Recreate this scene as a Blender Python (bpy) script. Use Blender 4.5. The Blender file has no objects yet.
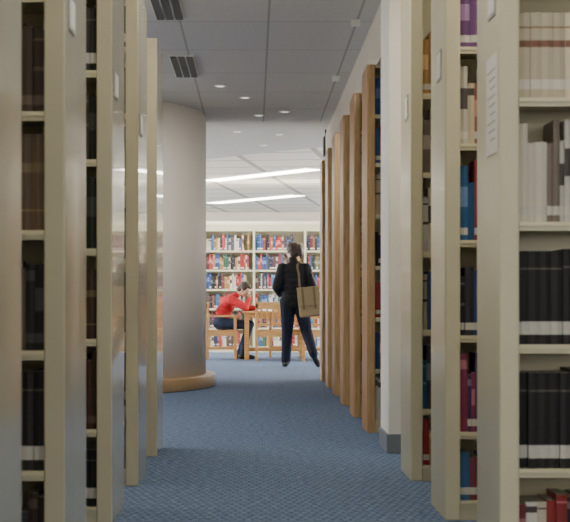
import bpy, bmesh, math, random
from mathutils import Vector, Matrix
random.seed(7)
S=bpy.context.scene
COL=S.collection
H=0.85

# ---------------- materials ----------------
def mat(name,color,rough=0.6,metal=0.0,noise=0.0,nscale=20,bump=0.0,spec=0.5,emit=None,estr=0,coat=0):
    m=bpy.data.materials.new(name); m.use_nodes=True
    nt=m.node_tree; b=nt.nodes['Principled BSDF']
    b.inputs['Base Color'].default_value=(*color,1); b.inputs['Roughness'].default_value=rough
    b.inputs['Metallic'].default_value=metal; b.inputs['Specular IOR Level'].default_value=spec
    b.inputs['Coat Weight'].default_value=coat
    if noise or bump:
        tc=nt.nodes.new('ShaderNodeTexCoord'); n=nt.nodes.new('ShaderNodeTexNoise'); n.inputs['Scale'].default_value=nscale
        n.inputs['Detail'].default_value=4
        nt.links.new(tc.outputs['Object'],n.inputs['Vector'])
        if noise:
            r=nt.nodes.new('ShaderNodeValToRGB')
            r.color_ramp.elements[0].position=.3; r.color_ramp.elements[1].position=.7
            r.color_ramp.elements[0].color=(*[c*(1-noise) for c in color],1)
            r.color_ramp.elements[1].color=(*[min(1,c*(1+noise)) for c in color],1)
            nt.links.new(n.outputs['Fac'],r.inputs['Fac']); nt.links.new(r.outputs['Color'],b.inputs['Base Color'])
        if bump:
            bp=nt.nodes.new('ShaderNodeBump'); bp.inputs['Strength'].default_value=bump; bp.inputs['Distance'].default_value=.01
            nt.links.new(n.outputs['Fac'],bp.inputs['Height']); nt.links.new(bp.outputs['Normal'],b.inputs['Normal'])
    if emit:
        b.inputs['Emission Color'].default_value=(*emit,1); b.inputs['Emission Strength'].default_value=estr
    return m

def wood(name,c1,c2,rough=.4,axis='Z',scale=6):
    m=bpy.data.materials.new(name); m.use_nodes=True; nt=m.node_tree; b=nt.nodes['Principled BSDF']
    tc=nt.nodes.new('ShaderNodeTexCoord'); mp=nt.nodes.new('ShaderNodeMapping'); n=nt.nodes.new('ShaderNodeTexNoise')
    sc={'Z':(14,14,1),'X':(1,14,14),'Y':(14,1,14)}[axis]
    mp.inputs['Scale'].default_value=sc; n.inputs['Scale'].default_value=scale; n.inputs['Detail'].default_value=5
    r=nt.nodes.new('ShaderNodeValToRGB'); r.color_ramp.elements[0].position=.35; r.color_ramp.elements[1].position=.65
    r.color_ramp.elements[0].color=(*c1,1); r.color_ramp.elements[1].color=(*c2,1)
    nt.links.new(tc.outputs['Object'],mp.inputs['Vector']); nt.links.new(mp.outputs['Vector'],n.inputs['Vector'])
    nt.links.new(n.outputs['Fac'],r.inputs['Fac']); nt.links.new(r.outputs['Color'],b.inputs['Base Color'])
    b.inputs['Roughness'].default_value=rough
    return m

def brickmat(name,c1,c2,mortar,w,h,ms,rot=0,rough=.8,off=0.0,noise=0.15,nscale=60,bump=0.2):
    m=bpy.data.materials.new(name); m.use_nodes=True; nt=m.node_tree; b=nt.nodes['Principled BSDF']
    g=nt.nodes.new('ShaderNodeNewGeometry'); mp=nt.nodes.new('ShaderNodeMapping'); mp.inputs['Rotation'].default_value=(0,0,rot)
    mp.inputs['Location'].default_value=(-.10,0,0)
    br=nt.nodes.new('ShaderNodeTexBrick'); br.offset=off; br.inputs['Scale'].default_value=1
    br.inputs['Color1'].default_value=(*c1,1); br.inputs['Color2'].default_value=(*c2,1); br.inputs['Mortar'].default_value=(*mortar,1)
    br.inputs['Mortar Size'].default_value=ms; br.inputs['Mortar Smooth'].default_value=.2
    br.inputs['Brick Width'].default_value=w; br.inputs['Row Height'].default_value=h
    n=nt.nodes.new('ShaderNodeTexNoise'); n.inputs['Scale'].default_value=nscale; n.inputs['Detail'].default_value=6
    mr=nt.nodes.new('ShaderNodeMapRange'); mr.inputs['To Min'].default_value=1-noise; mr.inputs['To Max'].default_value=1+noise
    mr.inputs['From Min'].default_value=.3; mr.inputs['From Max'].default_value=.7
    mx=nt.nodes.new('ShaderNodeVectorMath'); mx.operation='SCALE'
    nt.links.new(g.outputs['Position'],mp.inputs['Vector']); nt.links.new(mp.outputs['Vector'],br.inputs['Vector'])
    nt.links.new(g.outputs['Position'],n.inputs['Vector']); nt.links.new(n.outputs['Fac'],mr.inputs['Value'])
    nt.links.new(br.outputs['Color'],mx.inputs[0]); nt.links.new(mr.outputs['Result'],mx.inputs['Scale'])
    nt.links.new(mx.outputs['Vector'],b.inputs['Base Color']); b.inputs['Roughness'].default_value=rough
    b.inputs['Specular IOR Level'].default_value=.2
    bp=nt.nodes.new('ShaderNodeBump'); bp.inputs['Strength'].default_value=bump; bp.inputs['Distance'].default_value=.004
    nt.links.new(n.outputs['Fac'],bp.inputs['Height']); nt.links.new(bp.outputs['Normal'],b.inputs['Normal'])
    return m

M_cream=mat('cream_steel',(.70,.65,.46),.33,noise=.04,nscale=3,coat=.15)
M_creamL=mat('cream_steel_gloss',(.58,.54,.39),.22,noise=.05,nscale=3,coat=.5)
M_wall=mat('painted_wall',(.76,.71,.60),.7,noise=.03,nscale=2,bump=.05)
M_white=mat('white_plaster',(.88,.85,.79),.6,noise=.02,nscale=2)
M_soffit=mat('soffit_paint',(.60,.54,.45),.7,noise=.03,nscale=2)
M_carpet=brickmat('carpet_tiles',(.15,.215,.35),(.175,.245,.385),(.11,.16,.27),.035,.07,.008,off=.5,noise=.35,nscale=30,bump=.5,rough=.95)
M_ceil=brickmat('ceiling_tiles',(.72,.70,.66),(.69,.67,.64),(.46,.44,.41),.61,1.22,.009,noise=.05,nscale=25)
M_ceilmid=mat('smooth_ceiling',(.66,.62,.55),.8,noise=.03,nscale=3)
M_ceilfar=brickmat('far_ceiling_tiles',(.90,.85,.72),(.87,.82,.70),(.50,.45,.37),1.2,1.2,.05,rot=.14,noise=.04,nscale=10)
M_wood=wood('oak_panel',(.27,.14,.05),(.40,.22,.085))
M_woodE=wood('oak_edge',(.46,.28,.12),(.62,.41,.20))
M_woodF=wood('oak_furniture',(.50,.26,.085),(.66,.38,.15),axis='X')
M_woodB=wood('oak_base_ring',(.36,.24,.12),(.46,.32,.18),axis='X')
M_base=mat('vinyl_baseboard',(.20,.22,.26),.5)
M_black=mat('dark_metal',(.02,.02,.02),.5)
M_grey=mat('grey_steel',(.4,.4,.38),.4)
M_paper=mat('paper',(.85,.85,.83),.8)
M_ink=mat('grey_ink',(.35,.35,.36),.8)
M_lamp=mat('lit_diffuser',(1,1,1),.5,emit=(1,.94,.82),estr=16)
M_lampn=mat('stack_diffuser',(1,1,1),.5,emit=(1,.93,.79),estr=7)
M_fillm=mat('lobby_fill_diffuser',(1,1,1),.5,emit=(1,.93,.80),estr=10)
M_fillup=mat('fill_uplight_diffuser',(1,1,1),.5,emit=(1,.94,.82),estr=14)  # glow for the added shelf-top fill lights
M_dl=mat('downlight_lens',(1,1,1),.5,emit=(1,.95,.85),estr=1)
M_fillwin=mat('fill_window_glow',(1,1,1),.5,emit=(1,.98,.94),estr=17)  # glow of the added far-room panes
M_fillwinn=mat('fill_window_glow_soft',(1,1,1),.5,emit=(.97,.97,1),estr=5)  # weaker glow for the added near-left panes
M_fillwinb=mat('fill_window_glow_back',(1,1,1),.5,emit=(1,.95,.84),estr=2.8)  # warm glow for the added panes behind the camera
M_books=bpy.data.materials.new('book_cloth'); M_books.use_nodes=True
nt=M_books.node_tree; a=nt.nodes.new('ShaderNodeAttribute'); a.attribute_name='Col'
nt.links.new(a.outputs['Color'],nt.nodes['Principled BSDF'].inputs['Base Color']); nt.nodes['Principled BSDF'].inputs['Roughness'].default_value=.55

# ---------------- geometry helpers ----------------
class MB:
    def __init__(s): s.v=[];s.f=[];s.m=[]
    def box(s,x0,x1,y0,y1,z0,z1,mi=0):
        b=len(s.v)
        s.v+=[(x0,y0,z0),(x1,y0,z0),(x1,y1,z0),(x0,y1,z0),(x0,y0,z1),(x1,y0,z1),(x1,y1,z1),(x0,y1,z1)]
        for q in ((0,3,2,1),(4,5,6,7),(0,1,5,4),(1,2,6,5),(2,3,7,6),(3,0,4,7)):
            s.f.append(tuple(b+i for i in q)); s.m.append(mi)
    def obj(s,name,mats,parent=None,bevel=0,loc=None,rz=0):
        me=bpy.data.meshes.new(name); me.from_pydata(s.v,[],s.f); me.update()
        for m in mats: me.materials.append(m)
        me.polygons.foreach_set('material_index',s.m)
        o=bpy.data.objects.new(name,me); COL.objects.link(o)
        if parent: o.parent=parent
        if loc: o.location=loc
        o.rotation_euler[2]=rz
        if bevel:
            bv=o.modifiers.new('b','BEVEL'); bv.width=bevel; bv.segments=2; bv.limit_method='ANGLE'
        return o
def empty(name,loc=(0,0,0),rz=0):
    e=bpy.data.objects.new(name,None); COL.objects.link(e); e.location=loc; e.rotation_euler[2]=rz; e.empty_display_size=.1
    return e
def simple(name,m,x0,x1,y0,y1,z0,z1,bevel=0,parent=None):
    b=MB(); b.box(x0,x1,y0,y1,z0,z1); return b.obj(name,[m],parent,bevel)

# ---------------- room shell ----------------
simple('floor',M_carpet,-6.5,6.5,-3,39,-.1,0)
simple('ceiling',M_ceil,-6.5,6.5,-3,17.0,2.8,3.05)
simple('wall_left',M_wall,-6.6,-6.4,-3,39,0,3.3)
simple('wall_right',M_wall,6.4,6.6,-3,39,0,3.3)
simple('wall_back',M_wall,-6.5,6.5,-3.2,-3,0,3.3)
simple('wall_far',M_wall,-6.5,6.5,38,38.2,0,3.3)
bm=bmesh.new(); pts=[(-6.4,17.0),(6.4,17.0)]
for i in range(49):
    x=6.4-12.8*i/48; xc=max(-1.6,min(1.6,x)); pts.append((x,21.4-1.15*xc+.12*xc*xc))
lo=[bm.verts.new((x,y,2.87)) for x,y in pts]; up=[bm.verts.new((x,y,3.02)) for x,y in pts]
bm.faces.new(lo[::-1]); bm.faces.new(up)
n=len(pts)
for i in range(n): bm.faces.new((lo[i],lo[(i+1)%n],up[(i+1)%n],up[i]))
bmesh.ops.recalc_face_normals(bm,faces=bm.faces)
me=bpy.data.meshes.new('ceiling_middle'); bm.to_mesh(me); me.materials.append(M_ceilmid)
COL.objects.link(bpy.data.objects.new('ceiling_middle',me))
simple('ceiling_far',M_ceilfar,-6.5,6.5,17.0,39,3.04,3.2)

def cyl(name,m,cx,cy,r,z0,z1,seg=96,parent=None,bev=0):
    bm=bmesh.new(); bmesh.ops.create_cone(bm,cap_ends=True,segments=seg,radius1=r,radius2=r,depth=z1-z0,matrix=Matrix.Translation((cx,cy,(z0+z1)/2)))
    me=bpy.data.meshes.new(name); bm.to_mesh(me); bm.free(); me.materials.append(m)
    for p in me.polygons: p.use_smooth=len(p.vertices)==4
    o=bpy.data.objects.new(name,me); COL.objects.link(o)
    if parent:o.parent=parent
    if bev:
        b=o.modifiers.new('b','BEVEL'); b.width=bev; b.segments=2; b.limit_method='ANGLE'; b.angle_limit=1
    return o
e=empty('curved_wall_drum')
cyl('drum',M_white,-3.0,16.6,2.5,0,2.8,parent=e)
cyl('wood_base',M_woodB,-3.0,16.6,2.6,0,.13,parent=e,bev=.015)

e=empty('square_pillar')
simple('shaft',M_white,.765,1.35,9.05,9.6,0,2.8,.01,e)
simple('base_trim',M_base,.755,1.36,9.04,9.61,0,.11,.004,e)
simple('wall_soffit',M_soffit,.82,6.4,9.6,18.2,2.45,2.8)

# ---------------- books ----------------
PAL={
'dark':[(.05,.03,.02),(.02,.02,.02),(.07,.025,.02),(.03,.03,.04),(.09,.06,.035),(.015,.02,.015)],
'brown':[(.12,.075,.045),(.08,.05,.03),(.14,.095,.06),(.05,.03,.02)],
'black':[(.012,.012,.014),(.015,.014,.016),(.02,.018,.018)],
'cream':[(.58,.48,.32),(.62,.53,.36),(.5,.40,.26),(.64,.57,.43),(.42,.30,.17)],
'white':[(.6,.56,.48),(.5,.45,.37),(.62,.6,.55),(.3,.12,.06),(.22,.18,.15),(.55,.47,.33)],
'blue':[(.03,.09,.28),(.04,.13,.33),(.02,.04,.12),(.28,.03,.04),(.5,.5,.48),(.02,.10,.25),(.03,.03,.04)],
'purple':[(.14,.05,.18),(.3,.05,.1),(.09,.04,.14),(.02,.03,.1)],
'mix':[(.03,.08,.24),(.30,.035,.035),(.04,.10,.07),(.6,.54,.42),(.02,.02,.03),(.42,.26,.09),(.62,.6,.55),(.05,.15,.33),(.2,.04,.05),(.12,.08,.05),(.02,.02,.02)],
'bright':[(.03,.08,.24),(.38,.03,.025),(.03,.11,.06),(.55,.46,.32),(.02,.02,.03),(.42,.22,.06),(.62,.58,.48),(.04,.13,.30),(.18,.025,.04),(.015,.015,.02),(.40,.05,.04),(.10,.06,.04),(.02,.03,.08)],
}
class Books:
    def __init__(s): s.v=[];s.f=[];s.c=[]
    def book(s,x0,w,yf,d,z,h,col,bands=()):
        g=.0008; x1=x0+w-g; xm=(x0+x1)/2; b=len(s.v); r=min(.006,w*.2)
        prof=[(x0,yf+d),(x0,yf+r),(xm,yf),(x1,yf+r),(x1,yf+d)]
        zs=[z]; cs=[]
        for (a_,c_,cc) in sorted(bands,key=lambda q:q[0]):
            if z+a_<=zs[-1]+.001: continue
            zs.append(z+a_); cs.append(None); zs.append(z+c_); cs.append(cc)
        zs.append(z+h); cs.append(None)
        for zz in zs:
            for p in prof: s.v.append((p[0],p[1],zz))
        for k in range(len(zs)-1):
            for i in range(5):
                j=(i+1)%5
                s.f.append((b+k*5+i,b+k*5+j,b+(k+1)*5+j,b+(k+1)*5+i))
                s.c.append(cs[k] if (cs[k] and i in(1,2)) else ((.6,.55,.45) if i==4 else col))
        t=b+(len(zs)-1)*5
        s.f.append((t,t+1,t+2,t+3,t+4)); s.c.append((.5,.46,.38))
    def row(s,x0,x1,yf,z,hmax,pal,dens=.95,wr=(.014,.040),rev=False):
        L=x1-x0; x=0.0; P=PAL[pal]
        uni=pal in('black','cream','brown')
        hb=hmax*random.uniform(.78,.9); wb=random.uniform(.035,.05); col=random.choice(P); left=0
        while x<L-.015:
            if random.random()>dens and x>.15: x+=random.uniform(.05,.18); continue
            bands=[]
            if uni: 
                if left<=0: hb=hmax*random.uniform(.80,.94); wb=random.uniform(.024,.040); col=random.choice(P); left=random.randint(4,14)
                left-=1; w=wb*random.uniform(.92,1.08); h=hb
                if pal=='cream': bands=[(.03,.06,(.75,.72,.66)),(h*.6,h*.68,(.25,.12,.08)),(h*.82,h*.84,(.3,.2,.1))]
                elif pal=='brown': bands=[(h*.2,h*.22,(.25,.18,.08)),(h*.6,h*.7,(.2,.15,.08))]
                else: bands=[(.03,.07,(.62,.6,.55)),(h*.8,h*.82,(.12,.11,.09))]
            else:
                if left<=0 or random.random()<.3: col=random.choice(P); left=random.randint(1,3)
                left-=1; w=random.uniform(*wr); h=hmax*random.uniform(.68,.98)
                lum=sum(col)/3; con=(.08,.07,.07) if lum>.3 else tuple(min(1,c*1.6+.13) for c in col)
                if random.random()<(.75 if pal!='bright' else .35): bands.append((.022,.05,(.64,.62,.56)))
                q=random.random()
                if q<.25: bands.append((h*.45,h*.72,con))
                elif q<.55: bands+= [(h*.5,h*.55,con),(h*.86,h*.89,con)]
                elif q<.7: bands.append((h*.8,h*.92,con))
                if pal=='dark': bands=[(a_,c_,tuple(min(1,c*2+.03) for c in col)) for a_,c_,_ in bands]
            if x+w>L: break
            k=random.uniform(.8,1.2)
            xs=x1-x-w if rev else x0+x
            s.book(xs,w,yf+random.uniform(0,.012),.17,z,h,tuple(min(1,c*k) for c in col),bands)
            x+=w
    def obj(s,name,parent):
        me=bpy.data.meshes.new(name); me.from_pydata(s.v,[],s.f); me.update()
        ca=me.color_attributes.new('Col','FLOAT_COLOR','CORNER')
        arr=[]
        for f,c in zip(s.f,s.c): arr+=[c[0],c[1],c[2],1]*len(f)
        ca.data.foreach_set('color',arr)
        me.materials.append(M_books)
        o=bpy.data.objects.new(name,me); COL.objects.link(o); o.parent=parent; return o

def bookrange(name,side,xin,y0,depth,height,pmat,pale,zs,pals,nbay=3,th=.06,shelfmat=None,dens=.95,panel_h=None,rest=None):
    e=empty(name); sm=shelfmat or M_cream
    L=.9*nbay; y1=y0+depth
    X=lambda t: xin+side*t
    def bx(b,t0,t1,ya,yb,za,zb,mi=0):
        a,c=X(t0),X(t1); b.box(min(a,c),max(a,c),ya,yb,za,zb,mi)
    b=MB(); bx(b,0,th,y0,y1,0,panel_h or height,0); b.obj('end_panel',pmat,e,.006)
    if pale:
        b=MB(); bx(b,.004,th-.002,y0-.004,y0+.012,0.001,(panel_h or height)-.002); b.obj('panel_edge',[pale],e,.003)
    b=MB(); bx(b,th+L+.03,2*th+L+.03,y0,y1,0,height); b.obj('far_end_panel',pmat,e,.006)
    s=MB(); ym=(y0+y1)/2
    bx(s,th,th+L+.03,ym-.006,ym+.006,0,height)
    bx(s,th,th+L+.03,y0+.02,y1-.02,height-.02,height)
    bx(s,th,th+L+.03,y0+.015,y1-.015,.0,.07)
    for k in range(nbay+1):
        if k==0: 
            bx(s,th,th+.012,ym-.03,ym+.03,0,height); continue
        bx(s,th+.9*k,th+.9*k+.03,y0+.01,y0+.045,0,height); bx(s,th+.9*k,th+.9*k+.03,y1-.045,y1-.01,0,height)
    for z in zs:
        for (ya,yb,yl) in ((y0+.012,ym-.006,y0+.008),(ym+.006,y1-.012,y1-.012)):
            bx(s,th,th+L+.03,ya,yb,z-.012,z)
            bx(s,th,th+L+.03,yl,yl+.004,z-.026,z+.001)
            if yl<ym: bx(s,th,th+L+.03,yl-.005,yl,z-.012,z-.006)
    s.obj('shelf_frame',[sm],e)
    B=Books()
    for i,z in enumerate(zs):
        top=zs[i+1] if i+1<len(zs) else height
        hm=top-z-.04
        if hm<.12: continue
        for k in range(nbay):
            t0=th+.9*k+(.032 if k else .003); t1=th+.9*(k+1)-.004
            a,c=sorted((X(t0),X(t1)))
            p=pals[i%len(pals)] if k==0 else random.choice(pals)
            B.row(a,c,y0+.03,z+.001,min(hm,.33),p,dens,rev=side<0)
    B.obj('books',e)
    return e
zsR=[.075,.345,.725,1.10,1.48,1.86]
zsL=[.075,.37,.715,1.06,1.40,1.74,2.05]
RP=[['mix','black','black','white','cream','dark'],['mix','purple','blue','blue','white','purple'],['mix','blue','bright','mix','white','mix']]
for i,y in enumerate((4.85,6.24,7.62)):
    bookrange('library_bookshelf',1,.75,y,.5,2.43,[M_cream],None,zsR,RP[i],3,dens=.995)
LP=[['dark','dark','dark','brown'],['dark','black','dark','brown','dark','brown','brown'],['black','dark','brown','dark','dark'],['dark','black','dark','dark','brown'],['dark','black','brown']]
for i,y in enumerate((3.12,4.54,6.05,7.42,8.85)):
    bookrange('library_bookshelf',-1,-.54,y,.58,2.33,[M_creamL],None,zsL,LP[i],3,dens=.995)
for i in range(6):
    bookrange('wood_end_bookshelf',1,.745,10.48+1.4*i,.52,2.43,[M_wood],M_woodE,[.075,.42,.76,1.10,1.44,1.78,2.1],['mix','bright','blue','mix','white','blue','mix'],3,th=.055,dens=.99)
# far library bookcase
zsF=[.1,.43,.77,1.11,1.45,1.79]
e=empty('far_bookcase'); s=MB()
x0,x1,y0=-5.4,5.4,28.0
s.box(x0,x1,y0+.28,y0+.3,0,2.25); s.box(x0,x1,y0-.01,y0+.6,2.13,2.25); s.box(x0,x1,y0,y0+.6,0,.09)
for k in range(13):
    x=x0+.9*k; s.box(x-.02,x+.02,y0-.02,y0+.6,0,2.2)
for z in zsF: s.box(x0,x1,y0,y0+.27,z-.02,z); s.box(x0,x1,y0-.006,y0,z-.03,z+.003)
s.obj('case_frame',[M_cream],e)
B=Books()
for i,z in enumerate(zsF):
    for k in range(12): B.row(x0+.9*k+.025,x0+.9*k+random.uniform(.7,.87),y0+.02,z,.30,'bright',.98,(.018,.042))
B.obj('books',e)

# notices and label holders
e=empty('paper_notice'); simple('sheet',M_paper,.7475,.7495,4.90,5.12,1.32,1.63,0,e)
for k in range(9): simple('text_line',M_ink,.7468,.7476,4.93,5.09-.03*(k%3),1.58-k*.027,1.584-k*.027,0,e)
for y in (4.93,6.35,7.72): 
    e=empty('range_label_card'); simple('holder',M_grey,.745,.7495,y,y+.14,1.75,1.87,.001,e); simple('card',M_paper,.7435,.745,y+.01,y+.13,1.76,1.86,0,e)
for y in (4.62,6.13,7.5):
    e=empty('range_label_card'); simple('holder',M_grey,-.5395,-.535,y,y+.14,1.65,1.75,.001,e); simple('card',M_paper,-.535,-.5335,y+.01,y+.13,1.66,1.74,0,e)

# ---------------- ceiling fixtures ----------------
for (ya,yb) in ((10.1,10.85),(12.45,13.6)):
    e=empty('ceiling_vent'); simple('frame',M_white,-.67,-.47,ya,yb,2.79,2.7995,.002,e)
    for k in range(3): simple('slot',M_black,-.66+.064*k,-.61+.064*k,ya+.02,yb-.02,2.785,2.792,0,e)
for (x,y,z) in ((-.3,14.2,2.8),(-.085,15,2.8),(.31,16.1,2.8),(.05,16.4,2.8),(-.2,18.6,2.87),(.3,18.9,2.87),(.12,20.2,2.87)):
    e=empty('recessed_downlight'); cyl('trim_ring',M_white,x,y,.055,z-.006,z-.001,24,e); cyl('lens',M_dl,x,y,.035,z-.009,z-.004,24,e)
simple('exit_sign',M_black,.80,.86,18.3,18.5,2.56,2.78,.008)  # dark exit sign seen edge-on, left unlettered
simple('exit_sign_bracket',M_black,.82,.84,18.39,18.41,2.78,2.87)
def troffer(x,y,z,m,sx=.6,sy=1.2,rz=0):
    e=empty('fluorescent_or_fill_light',(x,y,z),rz)
    b=MB(); b.box(-sx/2-.03,sx/2+.03,-sy/2-.03,sy/2+.03,-.02,-.001); b.obj('housing',[M_white],e)
    b=MB(); b.box(-sx/2,sx/2,-sy/2,sy/2,-.026,-.018); b.obj('diffuser',[m],e)
for y in (4.2,6.9,9.7): troffer(-1.9,y,2.8,M_lampn)
for y in (3.0,5.8,8.4): troffer(1.6,y,2.8,M_lampn)
for y in (1.0,4.4,7.8): troffer(0,y,2.8,M_lampn)  # added panels above the aisle, out of view, for more near light
for y in (11.2,13.2): troffer(-1.7,y,2.8,M_fillm)  # added panels, hidden from view, to light the round wall
def fill_spot(x,y,z,tx,ty,tz,en,ang=75):  # added spots that brighten the round wall and wood panels
    e=empty('fill_spotlight',(x,y,z))
    l=bpy.data.lights.new('lamp','SPOT'); l.energy=en; l.spot_size=math.radians(ang); l.spot_blend=.8; l.shadow_soft_size=.06; l.color=(1,.93,.82)
    o=bpy.data.objects.new('lamp',l); COL.objects.link(o); o.parent=e; o.location=(0,0,-.06)
    o.rotation_euler=(V3(tx-x,ty-y,tz-z)).to_track_quat('-Z','Y').to_euler()
    b=MB(); b.box(-.03,.03,-.03,.03,-.045,-.001); b.obj('canopy',[M_white],e,.006)
V3=lambda *a: Vector(a)
fill_spot(.70,10.9,2.8,-.8,15.5,1.35,260,42); fill_spot(.70,13.6,2.8,-.7,16.2,1.0,90,80); fill_spot(.3,9.3,2.8,-.9,15.2,1.35,260,26)
def fill_uplight(x0,x1,y0,y1,z):  # added troughs, unseen on shelf tops, to brighten the ceilings
    e=empty('fill_uplight_trough'); 
    b=MB(); b.box(x0,x1,y0,y1,z,z+.03); b.box(x0,x1,y0,y0+.01,z+.03,z+.07); b.box(x0,x1,y1-.01,y1,z+.03,z+.07); b.obj('trough',[M_white],e)
    b=MB(); b.box(x0+.02,x1-.02,y0+.03,y1-.03,z+.03,z+.05); b.obj('tube',[M_fillup],e)
for y in (6.05,7.42,8.85): fill_uplight(-3.0,-.9,y+.18,y+.38,2.335)
for y in (4.85,7.62): fill_uplight(1.1,3.0,y+.15,y+.35,2.435)
fill_uplight(-5.0,5.0,28.35,28.6,2.255)
k=0
def fill_window_side(y,sx,m,z0=.7,z1=2.7,hw=1.1):
    global k
    k+=1; e=empty('fill_window_%d'%k); xx=6.38*sx
    b=MB(); b.box(min(xx,xx-.02*sx),max(xx,xx-.02*sx),y-hw,y+hw,z0,z1); b.obj('glow_pane',[m],e)
    b=MB()
    for yy in (y-hw-.05,y-.03,y+hw): b.box(min(xx,xx-.06*sx),max(xx,xx-.06*sx),yy,yy+.06,z0-.05,z1+.05)
    for zz in (z0-.05,z1): b.box(min(xx,xx-.06*sx),max(xx,xx-.06*sx),y-hw,y+hw,zz,zz+.05)
    b.obj('frame',[M_white],e)
for y in (20.6,23.6,26.6,31,34.5):  # added unseen windows that brighten the far room
    for sx in (-1,1): fill_window_side(y,sx,M_fillwin)
for y in (10.6,13.0): fill_window_side(y,-1,M_fillwinn)  # added out of view to light wood panels, ceiling and floor
for x in (-3.6,0,3.6):  # windows added behind the camera to light shelf fronts
    k+=1; e=empty('fill_window_%d'%k)
    simple('glow_pane',M_fillwinb,x-1.4,x+1.4,-2.99,-2.97,.8,2.6,0,e)
    b=MB()
    for xx in (x-1.45,x-.03,x+1.4): b.box(xx,xx+.06,-2.99,-2.93,.75,2.65)
    for zz in (.75,2.6): b.box(x-1.4,x+1.4,-2.99,-2.93,zz,zz+.05)
    b.obj('frame',[M_white],e)
# far ceiling light rows
for x,y in ((-3,26),(3.2,26),(-3,31),(3,31),(0.1,26.8),(0,33.0)): troffer(x,y,3.04,M_lamp,3.0,.35,-.95)

# ---------------- furniture ----------------
def table(loc,w,d,h=.74):
    b=MB(); hw,hd=w/2,d/2
    b.box(-hw,hw,-hd,hd,h-.035,h)
    for s_ in (-1,1):
        b.box(-hw+.05,hw-.05,s_*(hd-.06)-.011,s_*(hd-.06)+.011,h-.115,h-.035)
        b.box(s_*(hw-.06)-.011,s_*(hw-.06)+.011,-hd+.05,hd-.05,h-.115,h-.035)
        for t in (-1,1): b.box(s_*(hw-.07)-.035,s_*(hw-.07)+.035,t*(hd-.07)-.035,t*(hd-.07)+.035,0,h-.035)
    b.box(-hw+.07,hw-.07,-.02,.02,.12,.18)
    for s_ in(-1,1): b.box(s_*(hw-.07)-.015,s_*(hw-.07)+.015,-hd+.08,hd-.08,.12,.18)
    return b.obj('reading_table',[M_woodF],None,.006,loc)
def chair(loc,rz,arms=True):
    b=MB(); w=.24
    b.box(-w+.02,w-.02,-.21,.23,.415,.45)
    for s_ in(-1,1):
        b.box(s_*w-.02,s_*w+.02,.19,.235,0,.66 if arms else .42)
        b.box(s_*w-.02,s_*w+.02,-.25,-.205,0,.86)
        if arms: b.box(s_*w-.028,s_*w+.028,-.22,.26,.65,.68)
        b.box(s_*w-.01,s_*w+.01,-.21,.2,.15,.185); b.box(s_*w-.01,s_*w+.01,-.21,.2,.36,.42)
    b.box(-w+.01,w-.01,.2,.22,.36,.42); b.box(-w+.01,w-.01,-.24,-.22,.36,.42); b.box(-w,w,-.01,.01,.15,.18)
    b.box(-w-.02,w+.02,-.25,-.21,.78,.88); b.box(-w,w,-.245,-.215,.52,.56)
    for k in range(5): b.box(-.17+.085*k-.014,-.17+.085*k+.014,-.24,-.222,.56,.78)
    return b.obj('wooden_armchair' if arms else 'wooden_chair',[M_woodF],None,.005,loc,rz)
TY=24.6
table((.62,TY,0),1.6,.95)
chair((-.50,TY,0),-math.pi/2)
chair((.28,TY-.78,0),0)
chair((.98,TY-.78,0),0)
chair((.5,TY+.80,0),math.pi)
def openbook(name,loc,rz,w=.3,d=.22):
    bm=bmesh.new(); N=8; rows=[]
    for i in range(-N,N+1):
        t=i/N; z=.006+.022*math.sin(min(1,abs(t)*1.0)*math.pi)*(1-abs(t)*.3)
        rows.append([bm.verts.new((t*w/2,-d/2,z)),bm.verts.new((t*w/2,d/2,z)),bm.verts.new((t*w/2,-d/2,0)),bm.verts.new((t*w/2,d/2,0))])
    for a_,b_ in zip(rows,rows[1:]):
        bm.faces.new((a_[0],b_[0],b_[1],a_[1])); bm.faces.new((a_[0],a_[2],b_[2],b_[0])); bm.faces.new((a_[1],b_[1],b_[3],a_[3]))
    me=bpy.data.meshes.new(name); bm.to_mesh(me); me.materials.append(M_paper)
    o=bpy.data.objects.new(name,me); COL.objects.link(o); o.location=loc; o.rotation_euler[2]=rz
openbook('open_book',(.16,TY-.16,.741),1.3)
e=empty('book_stack',(.45,TY+.1,.741),.2)
B=MB(); B.box(-.14,.14,-.1,.1,0,.04); B.obj('lower_book',[mat('tan_cover',(.55,.36,.18),.6)],e,.003)
B=MB(); B.box(-.12,.12,-.09,.1,.04,.075); B.obj('upper_book',[mat('white_cover',(.8,.8,.78),.6)],e,.003)

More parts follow.
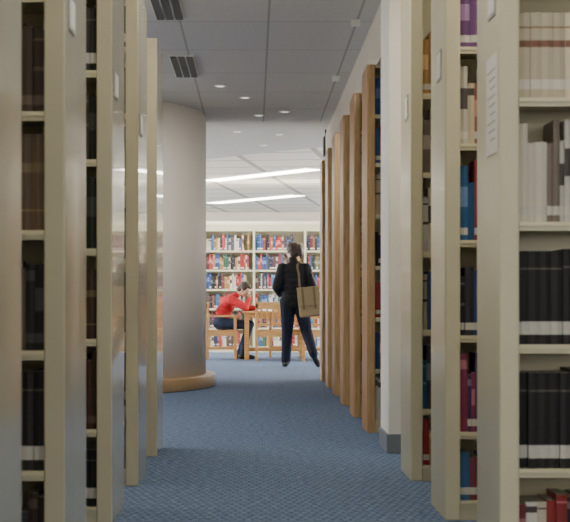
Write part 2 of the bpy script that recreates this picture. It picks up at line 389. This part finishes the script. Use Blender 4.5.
# ---------------- people ----------------
M_skin=mat('skin',(.55,.33,.24),.5,noise=.05); M_hair=mat('dark_hair',(.045,.025,.015),.45,noise=.5,nscale=80,bump=.5)
M_jacket=mat('black_jacket',(.012,.012,.015),.8,noise=.3,nscale=30,bump=.3,spec=.25)
M_jeans=mat('dark_jeans',(.010,.013,.026),.85,noise=.3,nscale=40,bump=.2,spec=.2); M_jeans2=mat('blue_jeans',(.02,.035,.08),.85,noise=.3,nscale=40)
M_shoe=mat('shoe_leather',(.02,.018,.016),.5); M_red=mat('red_sweater',(.50,.012,.02),.8,noise=.15,nscale=25,bump=.3)
M_eye=mat('eye_white',(.8,.8,.8),.3); M_lip=mat('lips',(.4,.13,.11),.5); M_bag=mat('canvas_bag',(.27,.20,.11),.8,noise=.15,nscale=60,bump=.3)
M_bag2=mat('bag_trim',(.14,.10,.05),.7)
V=Vector
class Fig:
    def __init__(s): s.bm=bmesh.new(); s.seg=[]
    def sph(s,c,r,basis=None,mi=None):
        c=V(c)
        if not hasattr(r,'__len__'): r=(r,r,r)
        m=Matrix.Translation(c)@((basis or Matrix.Identity(3)).to_4x4())@Matrix.Diagonal((*r,1))
        bmesh.ops.create_uvsphere(s.bm,u_segments=20,v_segments=14,radius=1,matrix=m)
        if mi is not None: s.seg.append((c,c,max(r)*.9,mi))
    def cap(s,p,r1,q,r2,mi):
        p,q=V(p),V(q); s.sph(p,r1); s.sph(q,r2); d=q-p
        m=Matrix.Translation((p+q)/2)@d.to_track_quat('Z','Y').to_matrix().to_4x4()
        bmesh.ops.create_cone(s.bm,cap_ends=True,segments=18,radius1=r1,radius2=r2,depth=d.length,matrix=m)
        s.seg.append((p,q,(r1+r2)/2,mi))
    def chain(s,pts,mi):
        for (p,r1),(q,r2) in zip(pts,pts[1:]): s.cap(p,r1,q,r2,mi)
    def hand(s,w,d,n,mi,curl=.5,flip=1):
        w,d,n=V(w),V(d).normalized(),V(n).normalized(); n=(n-d*n.dot(d)).normalized(); sd=d.cross(n)*flip
        for o in (-.026,-.009,.009,.026): s.cap(w+sd*o*.5,.014,w+d*.085+sd*o,.0125,mi)
        for o,L in ((-.030,.062),(-.010,.076),(.010,.082),(.030,.072)):
            k=w+d*.085+sd*o; a=curl; q=k+(d*math.cos(a)+n*math.sin(a)+sd*o*2).normalized()*L*.55
            a2=curl*2.1; t=q+(d*math.cos(a2)+n*math.sin(a2)).normalized()*L*.45
            s.cap(k,.0095,q,.0088,mi); s.cap(q,.0088,t,.0075,mi)
        k=w+d*.02+sd*.028; q=k+(d*.7+sd*.8+n*.3).normalized()*.045; t=q+(d*.95+sd*.25+n*.4).normalized()*.032
        s.cap(k,.0125,q,.0105,mi); s.cap(q,.0105,t,.009,mi)
    def mesh(s,name,mats,parent,vox=.008,sm=6):
        me=bpy.data.meshes.new(name+'_src'); s.bm.to_mesh(me); s.bm.free()
        o=bpy.data.objects.new(name+'_src',me); COL.objects.link(o)
        r=o.modifiers.new('r','REMESH'); r.mode='VOXEL'; r.voxel_size=vox
        k=o.modifiers.new('s','SMOOTH'); k.factor=.5; k.iterations=sm
        dg=bpy.context.evaluated_depsgraph_get(); dg.update()
        nm=bpy.data.meshes.new_from_object(o.evaluated_get(dg)); nm.name=name
        bpy.data.objects.remove(o)
        nm.materials.clear()
        for m in mats: nm.materials.append(m)
        idx=[]
        for p in nm.polygons:
            c=p.center; best=1e9; bi=0
            if len(mats)>1:
                for a,b,r_,mi in s.seg:
                    ab=b-a; L=ab.length_squared
                    t=0 if L<1e-12 else max(0,min(1,(c-a).dot(ab)/L))
                    dd=(c-(a+ab*t)).length-r_
                    if dd<best: best=dd; bi=mi
            idx.append(bi)
        nm.polygons.foreach_set('material_index',idx)
        nm.polygons.foreach_set('use_smooth',[True]*len(idx))
        no=bpy.data.objects.new(name,nm); COL.objects.link(no); no.parent=parent; return no
def head(fig,c,f,u,parent,mi,longhair=False):
    c=V(c); f=V(f).normalized(); u=V(u); u=(u-f*u.dot(f)).normalized(); r=f.cross(u)
    Bs=Matrix((r,f,u)).transposed(); P=lambda a,b,d: c+r*a+f*b+u*d
    fig.sph(P(0,-.005,.02),(.074,.094,.092),Bs,mi); fig.sph(P(0,.025,-.05),(.052,.062,.062),Bs,mi)
    fig.sph(P(0,.045,-.09),(.028,.03,.02),Bs,mi)
    fig.cap(P(0,.085,.01),.009,P(0,.108,-.025),.013,mi)
    for s_ in(-1,1):
        fig.sph(P(s_*.077,-.005,-.005),(.009,.018,.03),Bs,mi); fig.sph(P(s_*.03,.073,.028),(.024,.016,.009),Bs,mi)
        fig.sph(P(s_*.035,.06,-.03),(.02,.02,.02),Bs,mi)
    hf=Fig()
    hf.sph(P(0,-.022,.032),(.086,.095,.093),Bs); hf.sph(P(0,.03,.085),(.06,.045,.03),Bs); hf.sph(P(0,-.05,-.03),(.07,.055,.07),Bs)
    for s_ in(-1,1): hf.sph(P(s_*.07,-.01,.02),(.018,.04,.05),Bs)
    if longhair:
        hf.sph(P(.035,-.115,.03),(.05,.045,.055),Bs); hf.chain([(P(.04,-.12,.0),.038),(P(.055,-.12,-.06),.032),(P(.06,-.11,-.11),.014)],0)
    hf.mesh('hair',[M_hair],parent,.008,3)
    def small(nm,items,m):
        ef=bmesh.new()
        for mtx,rr in items: bmesh.ops.create_uvsphere(ef,u_segments=12,v_segments=8,radius=rr,matrix=mtx)
        me=bpy.data.meshes.new(nm); ef.to_mesh(me); me.materials.append(m); o=bpy.data.objects.new(nm,me); COL.objects.link(o); o.parent=parent
    small('eyes',[(Matrix.Translation(P(s_*.031,.078,.008)),.012) for s_ in(-1,1)],M_eye)
    small('irises',[(Matrix.Translation(P(s_*.031,.086,.008)),.006) for s_ in(-1,1)],M_hair)
    small('mouth',[(Matrix.Translation(P(0,.083,-.058))@Bs.to_4x4()@Matrix.Diagonal((.024,.008,.007,1)),1)],M_lip)

# walking person (seen from behind). materials: 0 jacket 1 jeans 2 skin 3 shoe
W=empty('walking_person',(.54,21.4,0)); F=Fig()
for i in range(7):
    t=i/6; z=.86+.44*t; F.sph((0,.005,z),(.178-.012*math.sin(math.pi*t)+.008*t,.122,.09),mi=0)
F.sph((0,0,1.325),(.185,.098,.085),mi=0)
F.cap((0,.0,1.37),.085,(-.01,.015,1.435),.058,0); F.cap((-.01,.015,1.44),.05,(-.02,.03,1.50),.048,2)
F.chain([((-.155,0,1.325),.078),((-.235,-.03,1.08),.065),((-.19,.17,.99),.048)],0)
F.hand((-.185,.19,.985),(.2,.9,.1),(1,0,0),2,.6,1)
F.chain([((.155,0,1.325),.078),((.240,-.02,1.08),.065),((.27,.10,.87),.048)],0)
F.hand((.272,.115,.845),(.05,.4,-.9),(-1,0,0),2,.5,-1)
F.chain([((-.085,0,.88),.110),((-.09,.08,.49),.078),((-.11,.06,.09),.064)],1)
F.chain([((.085,0,.88),.110),((.165,.04,.49),.078),((.25,-.24,.19),.060)],1)
F.chain([((-.11,.03,.045),.04),((-.125,.14,.04),.042),((-.13,.22,.03),.03)],3)
F.cap((-.11,.06,.09),.045,(-.11,.06,.05),.045,3)
F.chain([((.25,-.255,.17),.04),((.295,-.19,.085),.042),((.32,-.14,.035),.032)],3)
head(F,(-.025,.05,1.56),(-.55,.82,-.15),(0,.1,1),W,2,True)
F.mesh('body',[M_jacket,M_jeans,M_skin,M_shoe],W,.008)
# bag
BC=V((.735,21.4-.20,.88))
BG=empty('shoulder_bag',BC); BG.rotation_euler[1]=-.10
b=MB(); b.box(-.145,.145,-.055,.055,-.20,.19); o=b.obj('pouch',[M_bag],BG,.025)
b=MB(); b.box(-.15,.15,-.066,-.052,-.05,.20); b.box(-.15,.15,-.06,.06,.185,.20); b.obj('flap',[M_bag],BG,.008)
b=MB(); b.box(-.11,.11,-.068,-.054,-.18,-.07); b.obj('front_pocket',[M_bag],BG,.006)
b=MB(); b.box(-.09,-.065,-.072,-.064,-.10,.19); b.box(.065,.09,-.072,-.064,-.10,.19); b.obj('straps_front',[M_bag2],BG,.002)
cu=bpy.data.curves.new('strap','CURVE'); cu.dimensions='3D'; cu.extrude=.012; cu.bevel_depth=.003
sp=cu.splines.new('BEZIER'); P=[(.63,21.20,1.06),(.635,21.235,1.22),(.66,21.36,1.425),(.73,21.40,1.405),(.83,21.30,1.2),(.86,21.18,1.07)]
sp.bezier_points.add(len(P)-1)
for q,bp in zip(P,sp.bezier_points): bp.co=V(q)-BC; bp.handle_left_type=bp.handle_right_type='AUTO'; bp.tilt=math.pi/2
o=bpy.data.objects.new('strap',cu); COL.objects.link(o); o.parent=BG; cu.materials.append(M_bag2)

# seated reader
R=empty('seated_reader',(0,TY,0)); F=Fig()
F.sph((-.50,0,.56),(.14,.175,.12),mi=1); F.sph((-.475,0,.70),(.125,.155,.14),mi=0)
F.sph((-.41,0,.84),(.125,.18,.13),mi=0); F.sph((-.36,0,.925),(.10,.17,.075),mi=0)
F.cap((-.33,0,.95),.062,(-.27,-.005,.985),.052,0); F.cap((-.28,-.005,.98),.047,(-.21,-.01,1.02),.045,2)
F.chain([((-.35,-.17,.915),.068),((-.13,-.27,.79),.052)],0)
F.chain([((-.13,-.27,.79),.052),((-.07,-.13,.92),.036)],0)
F.hand((-.068,-.12,.93),(-.05,.42,.9),(-.9,-.1,.1),2,.35,1)
F.chain([((-.35,.17,.915),.068),((-.10,.26,.79),.052),((.06,.12,.785),.036)],0)
F.hand((.075,.10,.78),(.6,-.7,-.05),(0,0,-1),2,.25,1)
F.chain([((-.50,-.10,.545),.095),((-.08,-.13,.53),.066),((-.17,-.13,.10),.048)],1)
F.chain([((-.50,.10,.545),.095),((-.06,.12,.53),.066),((-.22,.10,.10),.048)],1)
for x,y in ((-.17,-.13),(-.22,.10)):
    F.cap((x,y,.10),.043,(x-.01,y,.05),.043,3); F.chain([((x-.03,y,.042),.04),((x+.08,y,.04),.042),((x+.16,y,.032),.03)],3)
head(F,(-.15,-.015,1.075),(.62,-.22,-.68),(.6,-.1,.7),R,2)
F.mesh('body',[M_red,M_jeans2,M_skin,M_shoe],R,.008)

# ---------------- world + camera ----------------
w=bpy.data.worlds.new('World'); S.world=w; w.use_nodes=True
w.node_tree.nodes['Background'].inputs[0].default_value=(.6,.7,.85,1); w.node_tree.nodes['Background'].inputs[1].default_value=.3
cd=bpy.data.cameras.new('Camera'); cam=bpy.data.objects.new('Camera',cd); COL.objects.link(cam)
cam.location=(0,0,H); cam.rotation_euler=(math.pi/2,0,0); cd.sensor_width=36; cd.lens=36*1590/570
cd.shift_x=31/570; cd.shift_y=43/570; cd.clip_end=200
cd.dof.use_dof=True; cd.dof.focus_distance=17; cd.dof.aperture_fstop=11
S.camera=cam
